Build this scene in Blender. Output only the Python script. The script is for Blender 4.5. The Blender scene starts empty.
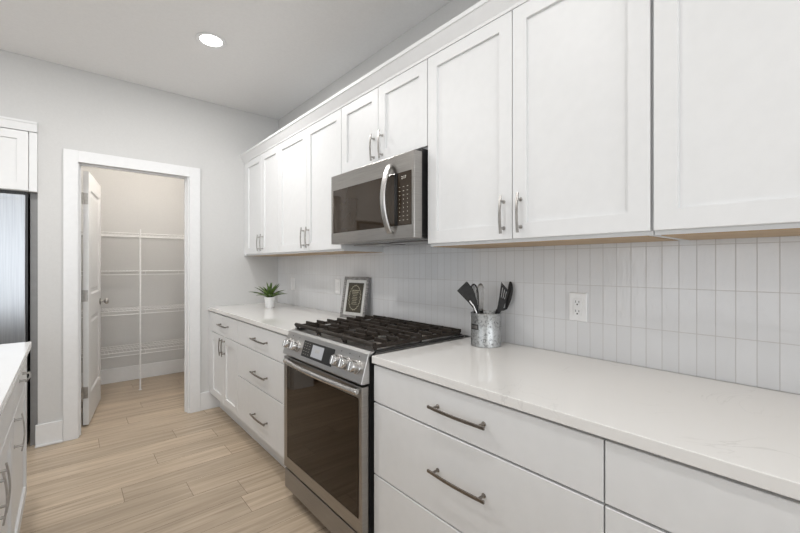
import bpy, bmesh, math, random
from mathutils import Vector, Matrix

random.seed(7)
scene = bpy.context.scene
C = scene.collection

# ---------------------------------------------------------------- camera, world, light, exposure
CAM_Z = 1.2858
cam_data = bpy.data.cameras.new('camera')
cam_data.sensor_width = 36.0
cam_data.lens = 387.63 / 800 * 36.0
cam_data.shift_y = -1.5 / 800
cam_data.clip_start = 0.02
cam = bpy.data.objects.new('camera', cam_data)
cam.location = (0, 0, CAM_Z)
cam.rotation_euler = (math.radians(90), 0, math.radians(-40.545))
C.objects.link(cam)
scene.camera = cam

world = bpy.data.worlds.new('world')
world.use_nodes = True
world.node_tree.nodes['Background'].inputs[0].default_value = (0.90, 0.95, 1.0, 1)
world.node_tree.nodes['Background'].inputs[1].default_value = 1.3
scene.world = world

scene.view_settings.view_transform = 'Standard'
scene.view_settings.look = 'None'
scene.view_settings.gamma = 1
scene.view_settings.use_curve_mapping = False
scene.view_settings.exposure = -0.22


def area_light(name, loc, rot, sx, sy, power, col=(1, 1, 1), spread=180):
    d = bpy.data.lights.new(name, 'AREA')
    d.shape = 'RECTANGLE'
    d.size = sx
    d.size_y = sy
    d.energy = power
    d.color = col
    d.spread = math.radians(spread)
    o = bpy.data.objects.new(name, d)
    o.location = loc
    o.rotation_euler = rot
    C.objects.link(o)
    return o


R90 = math.pi / 2
# daylight arriving through the windows behind and to the left of the kitchen
area_light('daylight_near', (-1.2, -4.3, 1.45), (R90 + 0.1, 0, 0), 4.6, 2.2, 92, (0.95, 0.975, 1.0))
area_light('daylight_left', (-5.7, 0.4, 1.45), (R90 - 0.1, 0, -R90), 5.4, 2.2, 43, (0.95, 0.975, 1.0))

# ---------------------------------------------------------------- dimensions (metres)
W = 1.5954          # tiled surface of the right-hand wall
Y = 3.7502          # face of the far wall
H = 2.745           # ceiling
UF = W - 0.33       # face of the wall-cabinet doors
BF = W - 0.64       # face of the base-cabinet doors
CT = 0.914          # worktop height
R0, R1 = 1.297, 2.055   # the range

# ---------------------------------------------------------------- materials


def mat(name, col=(0.8, 0.8, 0.8), rough=0.5, metal=0.0, spec=0.5, coat=0.0):
    m = bpy.data.materials.new(name)
    m.use_nodes = True
    b = m.node_tree.nodes['Principled BSDF']
    b.inputs['Base Color'].default_value = (*col, 1)
    b.inputs['Roughness'].default_value = rough
    b.inputs['Metallic'].default_value = metal
    b.inputs['Specular IOR Level'].default_value = spec
    b.inputs['Coat Weight'].default_value = coat
    b.inputs['Coat Roughness'].default_value = 0.05
    return m


def nodes(m):
    nt = m.node_tree
    return nt, nt.nodes['Principled BSDF']


def add_noise(m, scale=(1, 1, 1), nscale=20, c1=None, c2=None, bump=0.0, dist=0.001, detail=3, lo=0.35, hi=0.65,
              rough=None):
    nt, b = nodes(m)
    tc = nt.nodes.new('ShaderNodeTexCoord')
    mp = nt.nodes.new('ShaderNodeMapping')
    mp.inputs['Scale'].default_value = scale
    nz = nt.nodes.new('ShaderNodeTexNoise')
    nz.inputs['Scale'].default_value = nscale
    nz.inputs['Detail'].default_value = detail
    nt.links.new(tc.outputs['Object'], mp.inputs['Vector'])
    nt.links.new(mp.outputs['Vector'], nz.inputs['Vector'])
    if c1:
        rp = nt.nodes.new('ShaderNodeValToRGB')
        rp.color_ramp.elements[0].position = lo
        rp.color_ramp.elements[0].color = (*c1, 1)
        rp.color_ramp.elements[1].position = hi
        rp.color_ramp.elements[1].color = (*c2, 1)
        nt.links.new(nz.outputs['Fac'], rp.inputs['Fac'])
        nt.links.new(rp.outputs['Color'], b.inputs['Base Color'])
    if rough:
        mr = nt.nodes.new('ShaderNodeMapRange')
        mr.inputs['To Min'].default_value = rough[0]
        mr.inputs['To Max'].default_value = rough[1]
        nt.links.new(nz.outputs['Fac'], mr.inputs['Value'])
        nt.links.new(mr.outputs['Result'], b.inputs['Roughness'])
    if bump:
        bp = nt.nodes.new('ShaderNodeBump')
        bp.inputs['Strength'].default_value = bump
        bp.inputs['Distance'].default_value = dist
        nt.links.new(nz.outputs['Fac'], bp.inputs['Height'])
        nt.links.new(bp.outputs['Normal'], b.inputs['Normal'])
    return m


M = {}
M['wall'] = add_noise(mat('wall_paint', rough=0.75), nscale=90, c1=(0.595, 0.593, 0.585), c2=(0.61, 0.608, 0.60), bump=0.06)
M['ceiling'] = add_noise(mat('ceiling_paint', rough=0.8), nscale=60, c1=(0.83, 0.83, 0.83), c2=(0.85, 0.85, 0.85), bump=0.05)
M['trim'] = add_noise(mat('trim_paint', rough=0.4), nscale=30, c1=(0.74, 0.745, 0.75), c2=(0.76, 0.765, 0.77))
M['cab'] = add_noise(mat('cabinet_paint', rough=0.45), nscale=25, c1=(0.735, 0.74, 0.742), c2=(0.75, 0.755, 0.757))
M['enclosure'] = add_noise(mat('panel_grey', rough=0.45), nscale=25, c1=(0.28, 0.28, 0.28), c2=(0.30, 0.30, 0.30))  # even grey, darker than the cabinet paint
M['maple'] = add_noise(mat('maple_underside', rough=0.5), scale=(20, 1, 20), nscale=4, c1=(0.40, 0.27, 0.15), c2=(0.50, 0.35, 0.20))
M['steel'] = add_noise(mat('brushed_steel', rough=0.3, metal=1), scale=(1.5, 1.5, 220), nscale=4,
                       c1=(0.33, 0.315, 0.30), c2=(0.42, 0.405, 0.385), rough=(0.24, 0.36))
M['steel_dark'] = add_noise(mat('dark_brushed_steel', rough=0.35, metal=1), scale=(1.5, 1.5, 220), nscale=4,
                            c1=(0.30, 0.29, 0.285), c2=(0.38, 0.37, 0.36), rough=(0.28, 0.42))
M['steel_fridge'] = add_noise(mat('fridge_steel', rough=0.3, metal=1), scale=(60, 60, 1), nscale=3,
                              c1=(0.34, 0.355, 0.375), c2=(0.40, 0.415, 0.435), rough=(0.26, 0.36))
M['chrome'] = add_noise(mat('bright_nickel', rough=0.22, metal=1), nscale=40, c1=(0.52, 0.51, 0.50), c2=(0.60, 0.59, 0.58))
M['nickel'] = add_noise(mat('satin_nickel', rough=0.30, metal=1), nscale=60, c1=(0.40, 0.385, 0.37), c2=(0.50, 0.485, 0.465))
M['steel_light'] = add_noise(mat('light_brushed_steel', rough=0.3, metal=1), scale=(1.5, 1.5, 220), nscale=4, c1=(0.52, 0.51, 0.50), c2=(0.62, 0.61, 0.60), rough=(0.24, 0.36))  # paler steel copy; brightens the tilted control panel and the cooktop
M['bronze'] = add_noise(mat('dark_satin_pull', rough=0.28, metal=1), nscale=60, c1=(0.22, 0.20, 0.18), c2=(0.30, 0.27, 0.24))
M['iron'] = add_noise(mat('cast_iron', rough=0.5, spec=0.3), nscale=250, c1=(0.016, 0.012, 0.009), c2=(0.032, 0.024, 0.018), bump=0.25, dist=0.0006)
M['black'] = add_noise(mat('black_enamel', rough=0.3), nscale=40, c1=(0.010, 0.010, 0.010), c2=(0.016, 0.016, 0.016))
M['black_plastic'] = add_noise(mat('black_nylon', rough=0.5, spec=0.25), nscale=80, c1=(0.018, 0.017, 0.017), c2=(0.026, 0.025, 0.025))
M['glass_oven'] = add_noise(mat('smoked_oven_glass', rough=0.03, spec=0.33), nscale=5, c1=(0.012, 0.0065, 0.003), c2=(0.014, 0.008, 0.004))
M['glass_micro'] = add_noise(mat('smoked_microwave_glass', rough=0.04, spec=0.4), nscale=5, c1=(0.030, 0.021, 0.014), c2=(0.035, 0.025, 0.017))
M['plastic_white'] = add_noise(mat('white_plastic', rough=0.3), nscale=50, c1=(0.80, 0.80, 0.80), c2=(0.83, 0.83, 0.83))
M['slot'] = add_noise(mat('dark_slot', rough=0.6), nscale=50, c1=(0.03, 0.03, 0.03), c2=(0.05, 0.05, 0.05))
M['wire'] = add_noise(mat('white_coated_wire', rough=0.4), nscale=50, c1=(0.78, 0.78, 0.78), c2=(0.82, 0.82, 0.82))
M['pot'] = add_noise(mat('white_ceramic', rough=0.2), nscale=20, c1=(0.85, 0.85, 0.85), c2=(0.88, 0.88, 0.88))
M['soil'] = add_noise(mat('soil', rough=0.9), nscale=80, c1=(0.03, 0.02, 0.012), c2=(0.07, 0.05, 0.03), bump=0.6)
M['leaf'] = add_noise(mat('succulent_leaf', rough=0.38), nscale=30, c1=(0.03, 0.065, 0.012), c2=(0.13, 0.21, 0.05))
M['frame'] = add_noise(mat('weathered_grey_wood', rough=0.6), scale=(1, 1, 8), nscale=30, c1=(0.14, 0.135, 0.13), c2=(0.36, 0.35, 0.34))
M['frame_light'] = add_noise(mat('silver_bevel', rough=0.35, metal=0.3), nscale=30, c1=(0.50, 0.50, 0.50), c2=(0.62, 0.62, 0.61))
M['mat_board'] = add_noise(mat('pale_mat_board', rough=0.7), nscale=40, c1=(0.60, 0.60, 0.58), c2=(0.64, 0.64, 0.62))
M['print_dark'] = add_noise(mat('dark_olive_print', rough=0.5), nscale=60, c1=(0.040, 0.034, 0.020), c2=(0.055, 0.047, 0.030))
M['print_gold'] = add_noise(mat('pale_gold_ink', rough=0.6), nscale=60, c1=(0.34, 0.31, 0.22), c2=(0.42, 0.39, 0.29))
M['grey_mesh'] = add_noise(mat('grey_filter', rough=0.45, metal=0.6), nscale=120, c1=(0.25, 0.25, 0.25), c2=(0.42, 0.42, 0.42))
M['ink_white'] = add_noise(mat('white_marking', rough=0.5), nscale=50, c1=(0.42, 0.39, 0.33), c2=(0.48, 0.45, 0.38))
M['copper'] = add_noise(mat('burner_brass', rough=0.35, metal=0.9), nscale=50, c1=(0.50, 0.46, 0.42), c2=(0.62, 0.58, 0.53))


def galvanized():
    m = mat('galvanized_steel', rough=0.35, metal=0.75)
    nt, b = nodes(m)
    tc = nt.nodes.new('ShaderNodeTexCoord')
    n1 = nt.nodes.new('ShaderNodeTexNoise')
    n1.inputs['Scale'].default_value = 95
    n1.inputs['Detail'].default_value = 5
    n1.inputs['Distortion'].default_value = 0.8
    rp = nt.nodes.new('ShaderNodeValToRGB')
    e = rp.color_ramp.elements
    e[0].position = 0.34
    e[0].color = (0.20, 0.20, 0.20, 1)
    e[1].position = 0.46
    e[1].color = (0.42, 0.43, 0.43, 1)
    k = e.new(0.62)
    k.color = (0.50, 0.51, 0.51, 1)
    nt.links.new(tc.outputs['Object'], n1.inputs['Vector'])
    nt.links.new(n1.outputs['Fac'], rp.inputs['Fac'])
    nt.links.new(rp.outputs['Color'], b.inputs['Base Color'])
    return m


M['galv'] = galvanized()


def quartz(name, c_lo, c_hi):
    m = mat(name, rough=0.06, spec=0.55)
    nt, b = nodes(m)
    tc = nt.nodes.new('ShaderNodeTexCoord')
    n1 = nt.nodes.new('ShaderNodeTexNoise')
    n1.inputs['Scale'].default_value = 3.5
    n1.inputs['Detail'].default_value = 8
    n1.inputs['Distortion'].default_value = 1.6
    rp = nt.nodes.new('ShaderNodeValToRGB')
    e = rp.color_ramp.elements
    e[0].position = 0.488
    e[0].color = (*c_hi, 1)
    e[1].position = 0.512
    e[1].color = (*c_hi, 1)
    k = e.new(0.50)
    k.color = (*c_lo, 1)
    n2 = nt.nodes.new('ShaderNodeTexNoise')
    n2.inputs['Scale'].default_value = 4.0
    rp2 = nt.nodes.new('ShaderNodeValToRGB')
    rp2.color_ramp.elements[0].position = 0.50
    rp2.color_ramp.elements[0].color = (0, 0, 0, 1)
    rp2.color_ramp.elements[1].position = 0.70
    rp2.color_ramp.elements[1].color = (1, 1, 1, 1)
    mx = nt.nodes.new('ShaderNodeMix')
    mx.data_type = 'RGBA'
    mx.inputs['A'].default_value = (*c_hi, 1)
    nt.links.new(tc.outputs['Object'], n1.inputs['Vector'])
    nt.links.new(tc.outputs['Object'], n2.inputs['Vector'])
    nt.links.new(n1.outputs['Fac'], rp.inputs['Fac'])
    nt.links.new(n2.outputs['Fac'], rp2.inputs['Fac'])
    nt.links.new(rp2.outputs['Color'], mx.inputs['Factor'])
    nt.links.new(rp.outputs['Color'], mx.inputs['B'])
    nt.links.new(mx.outputs['Result'], b.inputs['Base Color'])
    return m


M['quartz'] = quartz('pale_quartz', (0.66, 0.65, 0.63), (0.78, 0.77, 0.75))
M['quartz_white'] = quartz('white_quartz', (0.74, 0.74, 0.74), (0.82, 0.82, 0.82))


def tile_mat():
    m = mat('glazed_tile', rough=0.13, spec=0.5)
    nt, b = nodes(m)
    tc = nt.nodes.new('ShaderNodeTexCoord')
    sp = nt.nodes.new('ShaderNodeSeparateXYZ')
    nt.links.new(tc.outputs['Object'], sp.inputs[0])
    ax = nt.nodes.new('ShaderNodeMath')
    ax.operation = 'ADD'
    ax.inputs[1].default_value = 4.98 - 0.539 % 0.0498
    az = nt.nodes.new('ShaderNodeMath')
    az.operation = 'SUBTRACT'
    az.inputs[1].default_value = 1.055 - 0.149 * 5
    nt.links.new(sp.outputs['Y'], ax.inputs[0])
    nt.links.new(sp.outputs['Z'], az.inputs[0])
    cb = nt.nodes.new('ShaderNodeCombineXYZ')
    nt.links.new(ax.outputs[0], cb.inputs['X'])
    nt.links.new(az.outputs[0], cb.inputs['Y'])
    br = nt.nodes.new('ShaderNodeTexBrick')
    br.offset = 0
    br.squash = 1
    br.inputs['Scale'].default_value = 1
    br.inputs['Brick Width'].default_value = 0.0498
    br.inputs['Row Height'].default_value = 0.149
    br.inputs['Mortar Size'].default_value = 0.0013
    br.inputs['Mortar Smooth'].default_value = 0.25
    br.inputs['Color1'].default_value = (0.685, 0.69, 0.70, 1)
    br.inputs['Color2'].default_value = (0.715, 0.72, 0.73, 1)
    br.inputs['Mortar'].default_value = (0.53, 0.52, 0.515, 1)
    nt.links.new(cb.outputs[0], br.inputs['Vector'])
    nt.links.new(br.outputs['Color'], b.inputs['Base Color'])
    mr = nt.nodes.new('ShaderNodeMapRange')
    mr.inputs['To Min'].default_value = 0.12
    mr.inputs['To Max'].default_value = 0.7
    nt.links.new(br.outputs['Fac'], mr.inputs['Value'])
    nt.links.new(mr.outputs['Result'], b.inputs['Roughness'])
    # hand-made waviness of the glaze
    mp = nt.nodes.new('ShaderNodeMapping')
    mp.inputs['Scale'].default_value = (1, 1.6, 0.7)
    nt.links.new(tc.outputs['Object'], mp.inputs['Vector'])
    nz = nt.nodes.new('ShaderNodeTexNoise')
    nz.inputs['Scale'].default_value = 26
    nz.inputs['Detail'].default_value = 2
    nt.links.new(mp.outputs[0], nz.inputs['Vector'])
    b1 = nt.nodes.new('ShaderNodeBump')
    b1.inputs['Strength'].default_value = 0.3
    b1.inputs['Distance'].default_value = 0.004
    nt.links.new(nz.outputs['Fac'], b1.inputs['Height'])
    b2 = nt.nodes.new('ShaderNodeBump')
    b2.invert = True
    b2.inputs['Strength'].default_value = 0.3
    b2.inputs['Distance'].default_value = 0.0015
    nt.links.new(br.outputs['Fac'], b2.inputs['Height'])
    nt.links.new(b1.outputs['Normal'], b2.inputs['Normal'])
    nt.links.new(b2.outputs['Normal'], b.inputs['Normal'])
    return m


M['tile'] = tile_mat()


def floor_mat():
    m = mat('oak_plank', rough=0.38)
    nt, b = nodes(m)
    tc = nt.nodes.new('ShaderNodeTexCoord')
    at = nt.nodes.new('ShaderNodeAttribute')
    at.attribute_name = 'plank'
    vm = nt.nodes.new('ShaderNodeVectorMath')
    vm.operation = 'MULTIPLY_ADD'
    vm.inputs[1].default_value = (1.0, 22.0, 1.0)
    nt.links.new(tc.outputs['Object'], vm.inputs[0])
    sc = nt.nodes.new('ShaderNodeVectorMath')
    sc.operation = 'SCALE'
    sc.inputs[0].default_value = (37.0, 11.0, 53.0)
    nt.links.new(at.outputs['Fac'], sc.inputs['Scale'])
    nt.links.new(sc.outputs[0], vm.inputs[2])
    n1 = nt.nodes.new('ShaderNodeTexNoise')
    n1.inputs['Scale'].default_value = 1.6
    n1.inputs['Detail'].default_value = 9
    n1.inputs['Roughness'].default_value = 0.62
    n1.inputs['Distortion'].default_value = 0.5
    nt.links.new(vm.outputs[0], n1.inputs['Vector'])
    rp = nt.nodes.new('ShaderNodeValToRGB')
    e = rp.color_ramp.elements
    e[0].position = 0.30
    e[0].color = (0.34, 0.262, 0.185, 1)
    e[1].position = 0.70
    e[1].color = (0.575, 0.47, 0.355, 1)
    nt.links.new(n1.outputs['Fac'], rp.inputs['Fac'])
    mr = nt.nodes.new('ShaderNodeMapRange')
    mr.inputs['To Min'].default_value = 0.88
    mr.inputs['To Max'].default_value = 1.10
    nt.links.new(at.outputs['Fac'], mr.inputs['Value'])
    mul = nt.nodes.new('ShaderNodeVectorMath')
    mul.operation = 'SCALE'
    nt.links.new(rp.outputs['Color'], mul.inputs[0])
    nt.links.new(mr.outputs[0], mul.inputs['Scale'])
    nt.links.new(mul.outputs[0], b.inputs['Base Color'])
    bp = nt.nodes.new('ShaderNodeBump')
    bp.inputs['Strength'].default_value = 0.12
    bp.inputs['Distance'].default_value = 0.001
    nt.links.new(n1.outputs['Fac'], bp.inputs['Height'])
    nt.links.new(bp.outputs['Normal'], b.inputs['Normal'])
    return m


M['floor'] = floor_mat()
M['floor_gap'] = add_noise(mat('plank_gap', rough=0.8), nscale=30, c1=(0.10, 0.075, 0.05), c2=(0.13, 0.10, 0.07))


def emit(name, col, s):
    m = bpy.data.materials.new(name)
    m.use_nodes = True
    nt, b = nodes(m)
    b.inputs['Base Color'].default_value = (*col, 1)
    b.inputs['Emission Color'].default_value = (*col, 1)
    b.inputs['Emission Strength'].default_value = s
    return m


M['lamp'] = emit('lit_diffuser', (1, 0.98, 0.95), 6)
M['screen'] = emit('lit_screen', (0.34, 0.35, 0.37), 0.3)
M['digits'] = emit('lit_digits', (0.6, 0.58, 0.52), 0.35)

# ---------------------------------------------------------------- helpers
ORG = {}


def V(*a):
    return Vector(a)


def tag(o, label=None, cat=None, group=None, kind=None):
    if label:
        o['label'] = label
    if cat:
        o['category'] = cat
    if group:
        o['group'] = group
    if kind:
        o['kind'] = kind
    return o


def thing(name, loc, label, cat, group=None):
    o = bpy.data.objects.new(name, None)
    o.empty_display_size = 0.05
    o.location = loc
    C.objects.link(o)
    ORG[o.name] = Vector(loc)
    return tag(o, label, cat, group)


def obj(name, bm, m, parent=None, smooth=False, bevel=0.0, origin=None, seg=2):
    """world-space bmesh -> one mesh object; parent is an Empty or a part"""
    org = ORG[parent.name] if parent is not None else Vector(origin or (0, 0, 0))
    if origin is not None and parent is not None:
        org = Vector(origin)
    bmesh.ops.translate(bm, verts=bm.verts, vec=-org)
    bmesh.ops.recalc_face_normals(bm, faces=bm.faces)
    me = bpy.data.meshes.new(name)
    bm.to_mesh(me)
    bm.free()
    o = bpy.data.objects.new(name, me)
    for mm in (m if isinstance(m, (list, tuple)) else [m]):
        me.materials.append(mm)
    if smooth:
        for p in me.polygons:
            p.use_smooth = True
    if bevel:
        md = o.modifiers.new('bevel', 'BEVEL')
        md.width = bevel
        md.segments = seg
        md.limit_method = 'ANGLE'
        md.angle_limit = math.radians(40)
    C.objects.link(o)
    if parent is not None:
        o.parent = parent
        o.location = org - ORG[parent.name]
    else:
        o.location = org
    ORG[o.name] = org.copy()
    return o


def struct(name, bm, m, label=None, **k):
    o = obj(name, bm, m, **k)
    tag(o, label, None, None, 'structure')
    return o


def bx(bm, x0, x1, y0, y1, z0, z1, mi=0):
    v = [bm.verts.new((x, y, z)) for x in (x0, x1) for y in (y0, y1) for z in (z0, z1)]
    for f in ((0, 1, 3, 2), (4, 6, 7, 5), (0, 4, 5, 1), (2, 3, 7, 6), (0, 2, 6, 4), (1, 5, 7, 3)):
        fc = bm.faces.new([v[i] for i in f])
        fc.material_index = mi
    return v


def box(x0, x1, y0, y1, z0, z1):
    bm = bmesh.new()
    bx(bm, x0, x1, y0, y1, z0, z1)
    return bm


def quad_loop(bm, a, b, mi=0):
    n = len(a)
    for i in range(n):
        f = bm.faces.new((a[i], a[(i + 1) % n], b[(i + 1) % n], b[i]))
        f.material_index = mi


def plate(bm, O, A, B, N, w, h, t, stile=0.0, rail=None, recess=0.010, ch=0.0015):
    """a slab w x h x t whose front is at O (lower corner) facing N; with stile > 0 it is a recessed-panel door"""
    rail = rail or stile

    def rect(a0, b0, a1, b1, n):
        return [bm.verts.new(O + A * a + B * b + N * n) for a, b in ((a0, b0), (a1, b0), (a1, b1), (a0, b1))]
    back = rect(0, 0, w, h, -t)
    e0 = rect(0, 0, w, h, -ch)
    e1 = rect(ch, ch, w - ch, h - ch, 0)
    bm.faces.new(back)
    quad_loop(bm, back, e0)
    quad_loop(bm, e0, e1)
    if stile:
        i0 = rect(stile, rail, w - stile, h - rail, 0)
        i1 = rect(stile + 0.0015, rail + 0.0015, w - stile - 0.0015, h - rail - 0.0015, -recess)
        quad_loop(bm, e1, i0)
        quad_loop(bm, i0, i1)
        bm.faces.new(i1)
    else:
        bm.faces.new(e1)


def sweep(bm, pts, side, w, t, closed=False, mi=0):
    """rectangular section w (along side) x t along pts"""
    rings = []
    n = len(pts)
    for i, p in enumerate(pts):
        a = pts[max(i - 1, 0)]
        b = pts[min(i + 1, n - 1)]
        d = (b - a).normalized()
        up = d.cross(side).normalized()
        rings.append([bm.verts.new(p + side * sx * w / 2 + up * sy * t / 2) for sx, sy in ((-1, -1), (1, -1), (1, 1), (-1, 1))])
    for i in range(n - 1):
        quad_loop(bm, rings[i], rings[i + 1], mi)
    bm.faces.new(rings[0]).material_index = mi
    bm.faces.new(rings[-1]).material_index = mi


def tube(bm, pts, r, n=10, cap=True, closed=False, mi=0):
    pts = [Vector(p) for p in pts]
    rs = r if isinstance(r, (list, tuple)) else [r] * len(pts)
    rings = []
    L = len(pts)
    ref = None
    for i, p in enumerate(pts):
        if closed:
            d = (pts[(i + 1) % L] - pts[(i - 1) % L]).normalized()
        else:
            d = (pts[min(i + 1, L - 1)] - pts[max(i - 1, 0)]).normalized()
        if ref is None:
            ref = d.orthogonal().normalized()
        ref = (ref - d * ref.dot(d)).normalized()
        q = d.cross(ref)
        rings.append([bm.verts.new(p + (ref * math.cos(2 * math.pi * k / n) + q * math.sin(2 * math.pi * k / n)) * rs[i]) for k in range(n)])
    for i in range(L - 1):
        quad_loop(bm, rings[i], rings[i + 1], mi)
    if closed:
        quad_loop(bm, rings[-1], rings[0], mi)
    elif cap:
        bm.faces.new(rings[0]).material_index = mi
        bm.faces.new(rings[-1]).material_index = mi


def lathe(bm, c, prof, n=40, axis=None, mi=0):
    """revolve (radius, height) pairs about axis through c"""
    axis = (axis or V(0, 0, 1)).normalized()
    a = axis.orthogonal().normalized()
    b = axis.cross(a)
    rings = []
    for r, h in prof:
        if r < 1e-6:
            rings.append([bm.verts.new(c + axis * h)])
        else:
            rings.append([bm.verts.new(c + axis * h + (a * math.cos(2 * math.pi * k / n) + b * math.sin(2 * math.pi * k / n)) * r) for k in range(n)])
    for i in range(len(rings) - 1):
        p, q = rings[i], rings[i + 1]
        if len(p) == 1 and len(q) == 1:
            continue
        if len(p) == 1:
            for k in range(n):
                bm.faces.new((p[0], q[k], q[(k + 1) % n])).material_index = mi
        elif len(q) == 1:
            for k in range(n):
                bm.faces.new((p[k], p[(k + 1) % n], q[0])).material_index = mi
        else:
            quad_loop(bm, p, q, mi)


def autosmooth(o, deg=35):
    me = o.data
    for p in me.polygons:
        p.use_smooth = True
    me.set_sharp_from_angle(angle=math.radians(deg))
    return o


def pull_bm(c, L, N, length, off=0.030, bow=0.008, w=0.009, t=0.006, post_in=0.022):
    """arched bar pull centred at c on a face with normal N, running along L"""
    bm = bmesh.new()
    S = L.cross(N).normalized()
    pts = []
    for i in range(13):
        s = -1 + 2 * i / 12
        pts.append(c + L * (s * length / 2) + N * (off - bow + bow * math.cos(s * math.pi / 2)))
    sweep(bm, pts, S, w, t)
    for s in (-1, 1):
        k = s * (length / 2 - post_in)
        ss = k / (length / 2)
        top = off - bow + bow * math.cos(ss * math.pi / 2)
        tube(bm, [c + L * k + N * 0.0003, c + L * k + N * top], 0.0045, 10)
        lathe(bm, c + L * k, [(0, 0.0002), (0.0075, 0.0002), (0.0075, 0.002), (0.0045, 0.004)], 12, N)
    return bm


NX = V(-1, 0, 0)
AY = V(0, -1, 0)
UP = V(0, 0, 1)


def door_x(name, parent, xf, y_hi, y_lo, z0, z1, stile=0.057, t=0.02, m=None, N=NX):
    """door or drawer front facing -x (or +x) between y_lo and y_hi"""
    bm = bmesh.new()
    if N.x < 0:
        plate(bm, V(xf, y_hi, z0), V(0, -1, 0), UP, N, y_hi - y_lo, z1 - z0, t, stile)
    else:
        plate(bm, V(xf, y_lo, z0), V(0, 1, 0), UP, N, y_hi - y_lo, z1 - z0, t, stile)
    return obj(name, bm, m or M['cab'], parent, origin=(xf, (y_hi + y_lo) / 2, (z0 + z1) / 2))


# ================================================================ SETTING
XL, YN = -6.0, -4.5
XR = 1.606
# floor planks running left to right
bm = bmesh.new()
pl = bm.faces.layers.float.new('plank')
pw = 0.1775
row0 = 3.10
joints = {2.035: [0.728], 2.39: [0.53], 2.57: [0.232], 2.75: [0.847], 2.925: [0.441], 3.28: [0.614], 3.46: [0.168], 3.82: [0.37]}
nrow = int((5.36 - YN) / pw) + 2
k0 = -int((row0 - YN) / pw) - 1
gap = 0.0009
rr = random.Random(11)
for k in range(k0, k0 + nrow):
    y0 = row0 + k * pw
    y1 = y0 + pw
    if y1 < YN or y0 > 5.35:
        continue
    jx = None
    for kk, v in joints.items():
        if abs(kk - y0) < 0.05:
            jx = v[0]
    if jx is None:
        jx = rr.uniform(-0.9, 0.3)
    if abs(y0 - 2.21) < 0.05:
        jx = -0.62
    xs = []
    x = jx
    while x > XL:
        xs.append(x)
        x -= rr.uniform(1.15, 1.5)
    xs.append(XL)
    x = jx + rr.uniform(1.15, 1.4)
    while x < XR:
        xs.append(x)
        x += rr.uniform(1.15, 1.4)
    xs.append(XR)
    xs = sorted(xs)
    for a, b in zip(xs[:-1], xs[1:]):
        if b - a < 0.01:
            continue
        f = bm.faces.new([bm.verts.new((px, py, 0)) for px, py in ((a + gap, y0 + gap), (b - gap, y0 + gap), (b - gap, y1 - gap), (a + gap, y1 - gap))])
        f[pl] = rr.random()
f = bm.faces.new([bm.verts.new(p) for p in ((XL, YN, -0.002), (XR, YN, -0.002), (XR, 5.4, -0.002), (XL, 5.4, -0.002))])
f.material_index = 1
bx(bm, XL, XR, YN, 5.4, -0.12, -0.003, 1)
struct('floor', bm, [M['floor'], M['floor_gap']], 'light oak plank floor running across the kitchen')

struct('ceiling', box(XL - 0.1, XR + 0.1, YN - 0.1, 5.4, H, H + 0.1), M['ceiling'], 'flat grey-white ceiling')
struct('wall_right', box(XR, XR + 0.12, YN, 5.36, 0, H - 0.001), M['wall'], 'wall behind the cabinets and range')

DX0, DX1, DZ = 0.062, 0.785, 2.052      # pantry opening inside the jamb
AX = -0.165                              # left end of the far wall, at the fridge alcove
bm = bmesh.new()
bx(bm, AX, DX0 - 0.018, Y, Y + 0.12, 0, H - 0.001)
bx(bm, DX1 + 0.018, XR - 0.001, Y, Y + 0.12, 0, H - 0.001)
bx(bm, DX0 - 0.018, DX1 + 0.018, Y, Y + 0.12, DZ + 0.018, H - 0.001)
bx(bm, -1.26, AX, Y, Y + 0.12, 2.2165, H - 0.001)
bx(bm, XL, -1.26, Y, Y + 0.12, 0, H - 0.001)
struct('wall_far', bm, M['wall'], 'grey painted wall with the pantry doorway')
bm = bmesh.new()
bx(bm, -1.26, AX, 4.56, 4.66, 0, 2.43)
bx(bm, -1.36, -1.262, Y + 0.121, 4.66, 0, 2.43)
bx(bm, -1.26, AX, Y + 0.121, 4.56, 2.2165, 2.30)
struct('wall_alcove', bm, M['wall'], 'recess around the refrigerator')
struct('wall_pantry_left', box(-0.14, -0.02, Y + 0.121, 5.25, 0, H - 0.002), M['wall'], 'left wall inside the pantry')
struct('wall_pantry_right', box(1.24, 1.34, Y + 0.121, 5.25, 0, H - 0.002), M['wall'], 'right wall inside the pantry')
struct('wall_pantry_back', box(-0.14, 1.34, 5.252, 5.36, 0, H - 0.002), M['wall'], 'back wall of the pantry')

# the two walls behind the photographer, with big window openings
bm = bmesh.new()
bx(bm, XL, XR, YN - 0.12, YN, 0, 0.3)
bx(bm, XL, XR, YN - 0.12, YN, 2.6, H)
for a, b in ((XL, -3.6), (-1.35, -1.15), (1.2, XR)):
    bx(bm, a, b, YN - 0.12, YN, 0.3, 2.6)
struct('wall_near', bm, M['wall'])
bm = bmesh.new()
bx(bm, XL - 0.12, XL, YN, Y, 0, 0.3)
bx(bm, XL - 0.12, XL, YN, Y, 2.6, H)
for a, b in ((YN, -2.4), (0.3, 0.5), (3.2, Y)):
    bx(bm, XL - 0.12, XL, a, b, 0.3, 2.6)
struct('wall_left', bm, M['wall'])

# tiled backsplash
struct('trim_1', box(W, XR - 0.0005, -1.3, Y - 0.0005, CT + 0.0005, 1.46), M['tile'], 'backsplash of stacked vertical pale grey glazed tiles')

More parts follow.
